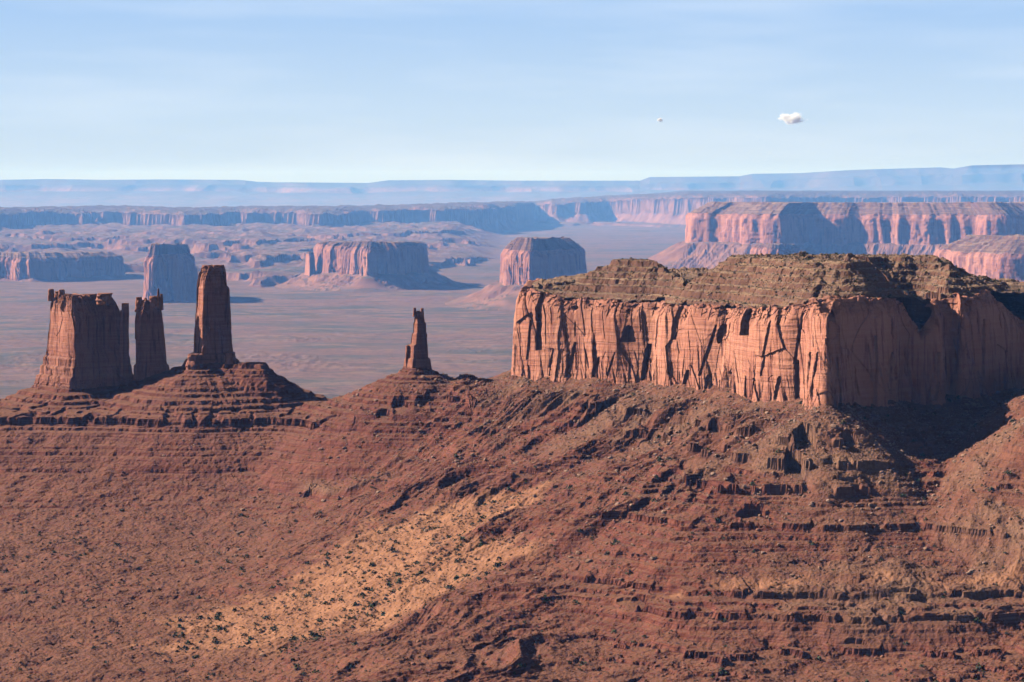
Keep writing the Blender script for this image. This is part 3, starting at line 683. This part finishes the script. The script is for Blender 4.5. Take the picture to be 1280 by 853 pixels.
# --- towers
TLAB = {'castle_butte': ('broad ruined castle like butte, leftmost of the near towers, left face sunlit', 'butte'),
        'rock_tower': ('narrow dark tower with a thin finger on top, close beside the castle like butte', 'rock tower'),
        'tall_rock_tower': ('tallest near tower, straight dark shaft standing on a ledgy red pedestal', 'rock tower'),
        'rock_spire': ('lone thin spire on a red cone between the towers and the great mesa', 'rock spire')}
def tower(t, seed):
    Y = t['Y']; lv = t['lev']; py = np.array([l[0] for l in lv], float); zt = ZP(py, Y)
    ext = 16.0
    hw_ = (lv[-2][2]-lv[-2][1])/2/F*Y
    plan = np.array(t['plan'])*np.array([hw_, t['hd']])
    r, u = resample(plan, .55, smooth=2.2 if hw_ > 20 else 1.5)
    r = r/np.array([np.abs(r[:, 0]).max(), np.abs(r[:, 1]).max()])
    pr = r*np.array([hw_, t['hd']]); n = normals2(pr)
    z = np.arange(zt[-1]-ext, zt[0], .55); z = np.r_[z, zt[0]]
    L = np.interp(z, zt[::-1], [l[1] for l in lv][::-1]); Rr = np.interp(z, zt[::-1], [l[2] for l in lv][::-1])
    xl = (L-640)/F*Y; xr = (Rr-640)/F*Y; hw = (xr-xl)/2; xc = (xl+xr)/2
    hd = t['hd']*(1+(hw/hw_-1)*.75); hd = np.maximum(hd, hw*.7)
    H = z[-1]-z[0]; U_, Zh = np.meshgrid(u, z-z[0])
    kk = .55 if hw_ > 20 else .35
    D = cliff_disp(U_, Zh, H+0*Zh, seed, kk, .55 if hw_ > 30 else .45 if hw_ > 20 else .22, saw=.25)
    D = D-D.max()*.5
    # ledges in the lowest part
    lb = sstep(.28, .05, Zh/H)
    D = D+lb*((cellv(U_/5, Zh/3.0, seed+60)-.45)*2.6*min(1, hw_/30)+1.0*(1-((Zh/3.2+.4*pn(U_/20, Zh*0, seed+61)) % 1)))
    X = xc[:, None]+r[None, :, 0]*hw[:, None]+n[None, :, 0]*D
    Yy = Y+r[None, :, 1]*hd[:, None]+n[None, :, 1]*D
    # ragged crown
    crown = (cellv(u/(7*kk*2), u*0, seed+71)-.5)*5*kk+(cellv(u/(2.5*kk*2), u*0, seed+72)-.5)*2.4*kk
    Zz = z[:, None]+crown[None]*sstep(H-8, H, Zh)
    rg = [np.stack([X, Yy, Zz], -1)]
    cx, cyv = X[-1].mean(), Yy[-1].mean()
    for f in (.93, .8, .6, .35, .0):
        xx = cx+(X[-1]-cx)*f; yy = cyv+(Yy[-1]-cyv)*f
        zz = zt[0]+crown*f*f*.8+1.6*fbm(xx/6, yy/6, 3, seed+73)*kk*2*(1 if f < .93 else .3)+(.8*kk)
        rg.append(np.stack([xx, yy, zz], -1)[None])
    VV = np.concatenate(rg, 0); return VV
def chunk(cx, cy_, z0, z1, rx, ry, seed, taper=.6):
    """small angular pinnacle or block"""
    nz_ = 14; nu = 20; a = np.arange(nu)/nu*2*np.pi; zz = np.linspace(0, 1, nz_)
    sq = 1/np.maximum(np.abs(np.cos(a)), np.abs(np.sin(a)))**.7
    A, Zt_ = np.meshgrid(a, zz)
    rr = (1-(1-taper)*Zt_**1.3)*sq[None]*(1+.16*pn(A*1.3, Zt_*4, seed)+.1*(cellv(A*2, Zt_*5, seed+1)-.5))
    V = np.stack([cx+np.cos(A)*rx*rr, cy_+np.sin(A)*ry*rr, z0+(z1-z0)*Zt_], -1)
    V = np.concatenate([V, np.broadcast_to(V[-1:].mean(1, keepdims=True)+[0, 0, .4], (1, nu, 3))], 0)
    return V
def merge(parts):
    Vs = []; Qs = []; o = 0
    for V in parts:
        nr, nc = V.shape[:2]; Vs.append(V.reshape(-1, 3)); Qs.append(grid_quads(nr, nc, True)+o); o += nr*nc
    return np.concatenate(Vs), np.concatenate(Qs)
def pinn(pxl, pxr, pyt, pyb, Y, seed, taper=.6, dy=0, ry=None):
    x0 = (pxl-640)/F*Y; x1 = (pxr-640)/F*Y; rx = (x1-x0)/2
    return chunk((x0+x1)/2, Y+dy, ZP(pyb, Y), ZP(pyt, Y), rx, ry or rx*1.1, seed, taper)
for i, t in enumerate(TOWERS):
    nm = t['name']; lab, cat = TLAB[nm]; Y = t['Y']
    xs = np.array(t['poly']).mean(0)
    root = tag(empty(nm, (xs[0], Y, t['zf'])), lab, cat)
    tt = dict(t)
    extra = []
    if nm == 'castle_butte':
        tt['lev'] = [(369.5, 62, 141)]+[l for l in t['lev'] if l[0] > 370]
        extra = [pinn(62, 70, 361, 376, Y, 1, .8, -12), pinn(71, 80, 362.5, 376, Y, 2, .7, 8), pinn(66, 75, 365, 378, Y, 3, .8, 10), pinn(80, 90, 368, 378, Y, 4, .8, 0), pinn(122, 141, 366.5, 380, Y, 5, .85, -6, 18),
                 pinn(104, 118, 368, 378, Y, 6, .85, 8, 14), pinn(151, 160, 379.5, 470, Y, 7, .9, 8), pinn(149, 155, 388, 470, Y, 8, .6, 2)]
        tt['lev'] = [(l[0], l[1], min(l[2], 150) if l[0] < 390 else min(l[2], 157) if l[0] < 440 else l[2]) for l in tt['lev']]
        tt['lev'] = [(a, b, c if a >= 440 else c) for a, b, c in tt['lev']]
    if nm == 'rock_tower':
        tt['lev'] = [(376, 170, 203)]+[l for l in t['lev'] if l[0] > 377]
        extra = [pinn(169, 178, 371.5, 390, Y, 11, .7, 0, 9), pinn(179, 184, 373, 390, Y, 12, .6, 4), pinn(186, 197, 370.5, 388, Y, 13, .8, 3, 9), pinn(196, 200.5, 361, 385, Y, 14, .4, -2, 3.5), pinn(199, 204, 368, 388, Y, 15, .6, 2)]
    if nm == 'tall_rock_tower':
        extra = [pinn(252, 262, 331.8, 340, Y, 21, .8, 3, 9), pinn(265, 280, 331.5, 340, Y, 22, .85, 6, 12), pinn(236, 254, 441, 462, Y, 23, .7, -26, 12), pinn(281, 296, 440, 466, Y, 24, .8, -10, 12)]
    if nm == 'rock_spire':
        extra = [pinn(516, 520.5, 385, 396, Y, 31, .7, 0, 4), pinn(525, 530, 385.5, 396, Y, 32, .7, 0, 5), pinn(520, 525, 389, 396, Y, 33, .8, 3, 3), pinn(506.5, 512, 432, 466, Y, 34, .7, 0, 4)]
        tt['lev'] = [(391, 516, 530.5)]+[l for l in t['lev'] if l[0] > 392]
    VV = tower(tt, 400+20*i)
    V, Q = merge([VV])
    mesh_np('shaft', V, Q, M_tower, root, smooth=False)
    for e in extra:
        V, Q = merge([e]); mesh_np('pinnacle', V, Q, M_tower, root, smooth=False)
print('towers', time.time()-T0)

# --- mid-distance buttes
def butte(m, seed):
    p = m['poly']; H = m['zr']-m['zf']; small = len(p) < 6
    per = np.linalg.norm(np.diff(np.vstack([p, p[:1]]), axis=0), axis=1).sum()
    r, u = resample(p, max(per/1500, 1.6), smooth=22 if not small else 6); n = normals2(r)
    if not small:
        un = u/u[-1]*2*np.pi; r = r+n*(22*fbm(np.cos(un)*4+seed, np.sin(un)*4, 4, seed+90)*(per/1500)**.3)[:, None]; n = normals2(r)
        n = n+sum(np.roll(n, k, 0) for k in (-8, -4, 4, 8)); n /= np.linalg.norm(n, axis=1)[:, None]
    c = r.mean(0)
    # nearest point of a spine running through the body, so that long plans shrink towards it and not to one point
    d = r-c; cov = d.T@d; w, v = np.linalg.eigh(cov); ax = v[:, 1]; s = d@ax; lim = np.abs(s).max()-np.abs(d@v[:, 0]).max()*.9
    s = np.clip(s, -max(lim, 0), max(lim, 0)); q = c+s[:, None]*ax
    ext = 25; nv = 44; tv = np.linspace(0, 1, nv)[:, None]
    U_, Hh = np.meshgrid(u, tv[:, 0]*(H+ext))
    k = H/120*1.15; k = max(k, .5)
    rimv = 7*fbm(u/150, u*0, 3, seed+50)+5*(cellv(u/40, u*0, seed+51)-.5)
    D = cliff_disp(U_, Hh, H+ext+0*Hh, seed, k, 1.5*k if not small else .5)+rid(U_/95, Hh/900, 2, seed+55)*(7 if not small else 1)
    D = D-Hh*.07
    rg = [np.stack([r[None, :, 0]+n[None, :, 0]*D, r[None, :, 1]+n[None, :, 1]*D, m['zf']-ext+Hh+rimv[None]*tv], -1)]
    base = np.stack([rg[0][-1, :, 0], rg[0][-1, :, 1]], -1)
    out = []; ht = m['zt']-m['zr']; N = 13
    for j in range(1, N+1):
        f = j/N*m['inset']; st = j/N
        zz = m['zr']+ht*(math.floor(st*5+.5)/5*.65+st*.35)
        x = base+(q-base)*f
        rag = rimv*(1-st)+7*fbm(x[:, 0]/40, x[:, 1]/40, 3, seed+57)*(ht/25 if ht < 25 else 1)+rid(u/60, u*0+st*3, 2, seed+58)*ht*.03
        out.append(np.c_[x, zz*(1+(x[:, 1]/m['Y']-1)*st)+rag*min(1, st*2)])
    for f in (.3, .6, 1.0):
        g = m['inset']+(1-m['inset'])*f; x = base+(q-base)*g
        out.append(np.c_[x, m['zt']*x[:, 1]/m['Y']+4*fbm(x[:, 0]/90, x[:, 1]/90, 3, seed+57)*min(1, ht/20)])
    return rg[0]*FS, np.stack(out)*FS
for i, m in enumerate(MIDS):
    c = np.array(m['poly']).mean(0)
    root = tag(empty(m['name'], (c[0]*FS, c[1]*FS, m['zf']*FS)), m['lab'], 'rock pillar' if m['name'] == 'rock_pillar' else 'mesa' if 'mesa' in m['name'] else 'butte')
    A, B = butte(m, 600+17*i)
    V, Q = merge([A]); mesh_np('cliff', V, Q, M_cliff_far, root)
    B = np.concatenate([A[-1:], B], 0)
    V, Q = merge([B]); mesh_np('caprock', V, Q, M_cap_far, root)
print('mids', time.time()-T0)

# ---------------------------------------------------------------- rocks and shrubs
rs = np.random.RandomState(77)
def ico():
    ph = (1+5**.5)/2
    v = np.array([(-1, ph, 0), (1, ph, 0), (-1, -ph, 0), (1, -ph, 0), (0, -1, ph), (0, 1, ph), (0, -1, -ph), (0, 1, -ph), (ph, 0, -1), (ph, 0, 1), (-ph, 0, -1), (-ph, 0, 1)], float)
    v /= np.linalg.norm(v[0])
    f = np.array([(0, 11, 5), (0, 5, 1), (0, 1, 7), (0, 7, 10), (0, 10, 11), (1, 5, 9), (5, 11, 4), (11, 10, 2), (10, 7, 6), (7, 1, 8), (3, 9, 4), (3, 4, 2), (3, 2, 6), (3, 6, 8), (3, 8, 9), (4, 9, 5), (2, 4, 11), (6, 2, 10), (8, 6, 7), (9, 8, 1)])
    return v, f
IV, IF = ico()
def rock_shape(r):
    v = IV*(1+r.uniform(-.3, .3, (12, 1))); v = np.clip(v, -r.uniform(.55, .9, 3), r.uniform(.55, .9, 3))
    return v*r.uniform([.8, .7, .5], [1.3, 1.1, .85])
def scatter(fn, n, x0, x1, y0, y1):
    """points (X, Y) with visible distribution fn in 0..1"""
    out = []; tot = 0
    while tot < n:
        Yv = rs.uniform(y0, y1, n*2); Xv = rs.uniform(x0, x1, n*2)
        m = (np.abs(Xv/Yv*F) < 760) & (rs.rand(n*2) < fn(Xv, Yv)); out.append(np.c_[Xv, Yv][m]); tot += m.sum()
    return np.vstack(out)[:n]
def stuff(name, pts, size, mat, shapes, lab, Z=None):
    Z = near_height(pts[:, 0].copy(), pts[:, 1].copy()) if Z is None else Z; n = len(pts); K = len(shapes[0][0])
    Vs = np.zeros((n, K, 3)); which = rs.randint(0, len(shapes), n); a = rs.uniform(0, 2*np.pi, n)
    for k, (sv, sf) in enumerate(shapes):
        m = which == k; ca, sa = np.cos(a[m]), np.sin(a[m])
        x = sv[None, :, 0]*ca[:, None]-sv[None, :, 1]*sa[:, None]; y = sv[None, :, 0]*sa[:, None]+sv[None, :, 1]*ca[:, None]
        Vs[m] = np.stack([x, y, np.broadcast_to(sv[None, :, 2], x.shape)], -1)*size[m][:, None, None]
    Vs += np.stack([pts[:, 0], pts[:, 1], Z+size*.25], -1)[:, None]
    f = shapes[0][1]; Q = (f[None]+(np.arange(n)*K)[:, None, None]).reshape(-1, f.shape[1])
    o = mesh_np(name, Vs.reshape(-1, 3), Q, mat, smooth=False); return tag(o, lab, kind='stuff')
SHP = [(rock_shape(rs), IF) for _ in range(12)]
def in_sand(X, Y):
    s, _ = sdpoly(X, Y, SAND); return sstep(50, -40, s+25*fbm(X/60, Y/60, 2, 811))
def d_talus(X, Y):
    sd, u = sdpoly(X, Y, MESA); f = np.exp(-np.maximum(sd, 0)/150)*(sd > 3)
    return f*(.25+.75*sstep(-.1, .35, fbm(X/35+Y/60, Y/90, 3, 43)))
def d_all(X, Y):
    return (1-.85*in_sand(X, Y))*(.35+.65*sstep(-.1, .5, fbm(X/40, Y/40, 3, 803)))
def size_law(n, lo, hi, p=2.6): return np.minimum(lo*(1-rs.rand(n))**(-1/p), hi)
n = 42000; pts = scatter(d_talus, n, -450, 820, 2200, 3150)
stuff('talus_rubble', pts, size_law(n, .42, 3.2), M_rock, SHP, 'pale rock rubble strewn over the slope below the great mesa')
n = 16000; pts = scatter(d_all, n, -850, 850, 1960, 3200)
stuff('scattered_stones', pts, size_law(n, .5, 2.4), M_rockr, SHP, 'reddish stones scattered over the benches and ledges')
# boulders one could count
nb = 70; pts = scatter(d_talus, nb, -350, 560, 2230, 3050)
Z = near_height(pts[:, 0].copy(), pts[:, 1].copy()); bm_ = []
for k in range(8):
    v = rock_shape(rs)
    me = bpy.data.meshes.new('boulder'); me.from_pydata([tuple(q) for q in v], [], [tuple(int(i) for i in q) for q in IF]); me.materials.append(M_rock); bm_.append(me)
for k in range(nb):
    o = bpy.data.objects.new('boulder', bm_[k % 8]); s = rs.uniform(2.4, 4.6); o.scale = (s, s, s*rs.uniform(.7, 1)); o.rotation_euler = (rs.uniform(-.3, .3), rs.uniform(-.3, .3), rs.uniform(0, 6.28))
    o.location = (pts[k, 0], pts[k, 1], Z[k]+s*.2); COL.objects.link(o)
    tag(o, 'large angular fallen block on the rubble slope under the great mesa', 'boulder', 'fallen blocks below the great mesa')
# shrubs: leaf clumps
def shrub_shape(r, nl=34):
    V = []; 
    for k in range(nl):
        th = r.uniform(0, 2*np.pi); ph = r.uniform(-.15, 1)*np.pi/2; rad = r.uniform(.45, 1)
        c = np.array([math.cos(th)*math.cos(ph), math.sin(th)*math.cos(ph), max(math.sin(ph), -.1)*.8])*rad*(1+.35*math.sin(3*th+nl)) 
        a = r.normal(size=3); a /= np.linalg.norm(a); b = np.cross(a, r.normal(size=3)); b /= np.linalg.norm(b); s = r.uniform(.22, .4)
        V += [c-a*s, c+b*s*.7, c+a*s, c-b*s*.7]
    V = np.array(V); Fq = np.arange(len(V)).reshape(-1, 4); return V, Fq
SH = [shrub_shape(rs) for _ in range(10)]
def d_shrub(X, Y):
    wash = np.exp(-(np.minimum(np.abs(sdpoly(X, Y, [P(600, 2420), P(520, 2400), P(450, 2300), P(360, 2210), P(451, 2301), P(521, 2401)])[0]), 200)/16)**2)
    return np.clip(.04+.5*in_sand(X, Y)*(.5+.5*sstep(-.3, .3, fbm(X/50, Y/50, 2, 815)))+.9*wash+.12*sstep(.1, .5, fbm(X/60, Y/60, 2, 817)), 0, 1)
n = 4200; pts = scatter(d_shrub, n, -600, 600, 1980, 2850); sz = size_law(n, .7, 4.0, 2.2)
order = np.argsort(-sz/pts[:, 1]); big = order[:260]; rest = order[260:]
stuff('low_scrub', pts[rest], sz[rest], M_leaf, SH, 'small dark desert bushes dotted over the sandy flats')
Z = near_height(pts[big, 0].copy(), pts[big, 1].copy()); sm = []
for v, f in SH:
    me = bpy.data.meshes.new('desert_shrub'); me.from_pydata([tuple(q) for q in v], [], [tuple(int(i) for i in q) for q in f]); me.materials.append(M_leaf); sm.append(me)
isand = in_sand(pts[big, 0], pts[big, 1])
for j, k in enumerate(big):
    o = bpy.data.objects.new('desert_shrub', sm[j % 10]); s = float(sz[k]); o.scale = (s, s, s*.95); o.rotation_euler = (0, 0, rs.uniform(0, 6.28)); o.location = (pts[k, 0], pts[k, 1], Z[j]+.1); COL.objects.link(o)
    if isand[j] > .5: tag(o, 'dark green bush standing on the pale orange sandy flat', 'shrub', 'dark bushes on the sandy flat')
    else: tag(o, 'dark green bush on the red stony slope outside the sandy flat', 'shrub', 'dark bushes on the red slopes')
# blocks and bushes on the benches of the mesa top
_ux = np.flatnonzero(okv.ravel() & ((TY < 3060).ravel()))
def cap_pts(n):
    k = rs.choice(_ux, n, replace=False); c = clus.ravel()[k]; k = k[rs.rand(n) < c]
    return np.c_[TX.ravel()[k], TY.ravel()[k]], top.ravel()[k]
clus = .25+.75*sstep(-.2, .4, fbm(TX/25, TY/25, 3, 871))
pts, zz = cap_pts(26000)
stuff('ledge_blocks', pts, size_law(len(pts), .5, 2.2), M_capr, SHP, 'broken blocks on the benches of the great mesa top', zz)
pts, zz = cap_pts(9000)
stuff('ledge_scrub', pts, size_law(len(pts), .55, 1.9), M_leaf, SH, 'dark scrub growing on the benches of the great mesa top', zz)
print('scatter', time.time()-T0)

# ---------------------------------------------------------------- clouds
def cloud(px, py, Y, wpx, hpx, seed, lab):
    cx, cyy = P(px, Y); z = ZP(py, Y); w = wpx/F*Y/2; h = hpx/F*Y/2
    a = np.linspace(0, 2*np.pi, 49)[:-1]; b = np.linspace(-np.pi/2, np.pi/2, 25); A, Bb = np.meshgrid(a, b)
    V = np.stack([np.cos(Bb)*np.cos(A)*w*1.25, np.cos(Bb)*np.sin(A)*w*.9, np.sin(Bb)*h*1.4], -1)
    m = bpy.data.materials.new('cloud_vapour'); m.use_nodes = True; t = m.node_tree; t.nodes.clear(); N = t.nodes.new; L = t.links.new
    out = N('ShaderNodeOutputMaterial'); vol = N('ShaderNodeVolumePrincipled'); vol.inputs['Color'].default_value = (1, 1, 1, 1); vol.inputs['Anisotropy'].default_value = 0
    tc = N('ShaderNodeTexCoord'); mp = N('ShaderNodeMapping'); mp.inputs['Scale'].default_value = (1/w, 1/(w*.75), 1/h)
    L(tc.outputs['Object'], mp.inputs[0]); ln = N('ShaderNodeVectorMath'); ln.operation = 'LENGTH'; L(mp.outputs[0], ln.inputs[0])
    ns = N('ShaderNodeTexNoise'); ns.inputs['Scale'].default_value = 1.5; ns.inputs['Detail'].default_value = 5; ns.inputs['Roughness'].default_value = .6
    ad = N('ShaderNodeVectorMath'); ad.operation = 'ADD'; ad.inputs[1].default_value = (seed, 0, 0); L(mp.outputs[0], ad.inputs[0]); L(ad.outputs[0], ns.inputs['Vector'])
    def M(op, a, b):
        x = N('ShaderNodeMath'); x.operation = op
        for i, v in enumerate((a, b)):
            if isinstance(v, (int, float)): x.inputs[i].default_value = v
            else: L(v, x.inputs[i])
        return x.outputs[0]
    d = M('SUBTRACT', M('MULTIPLY', ns.outputs['Fac'], 2.1), M('ADD', ln.outputs['Value'], .28))
    d = M('MULTIPLY', M('MINIMUM', M('MAXIMUM', d, 0.0), .35), 22.0/w)
    L(d, vol.inputs['Density']); L(vol.outputs[0], out.inputs['Volume'])
    o = mesh_np('cloud', V.reshape(-1, 3), grid_quads(25, 48, True), m); o.location = (cx, cyy, z); return tag(o, lab, 'cloud')
cloud(990, 148, 60000, 37, 17, 901, 'larger of the two small white clouds, alone in the right half of the sky')
cloud(825, 150, 60000, 9, 6, 905, 'tiny white cloud puff to the left of the larger one')

# ---------------------------------------------------------------- haze
t = bpy.data.materials.new('haze_air'); t.use_nodes = True; nt = t.node_tree; nt.nodes.clear()
o_ = nt.nodes.new('ShaderNodeOutputMaterial'); pv = nt.nodes.new('ShaderNodeVolumePrincipled'); nt.links.new(pv.outputs[0], o_.inputs['Volume'])
pv.inputs['Color'].default_value = (.16, .40, 1.0, 1); pv.inputs['Absorption Color'].default_value = (1, 1, 1, 1); pv.inputs['Density'].default_value = HAZE; pv.inputs['Anisotropy'].default_value = 0
x0, x1, y0, y1, z0, z1 = -34000, 34000, -3000, 64500*FS, -520*FS-60, 760
vs = [(x, y, z) for z in (z0, z1) for y in (y0, y1) for x in (x0, x1)]
me = bpy.data.meshes.new('haze'); me.from_pydata(vs, [], [(0, 2, 3, 1), (4, 5, 7, 6), (0, 1, 5, 4), (2, 6, 7, 3), (0, 4, 6, 2), (1, 3, 7, 5)]); me.materials.append(t)
hz = bpy.data.objects.new('haze', me); COL.objects.link(hz); tag(hz, 'blue air haze lying over the whole valley', kind='stuff')
print('done', time.time()-T0)
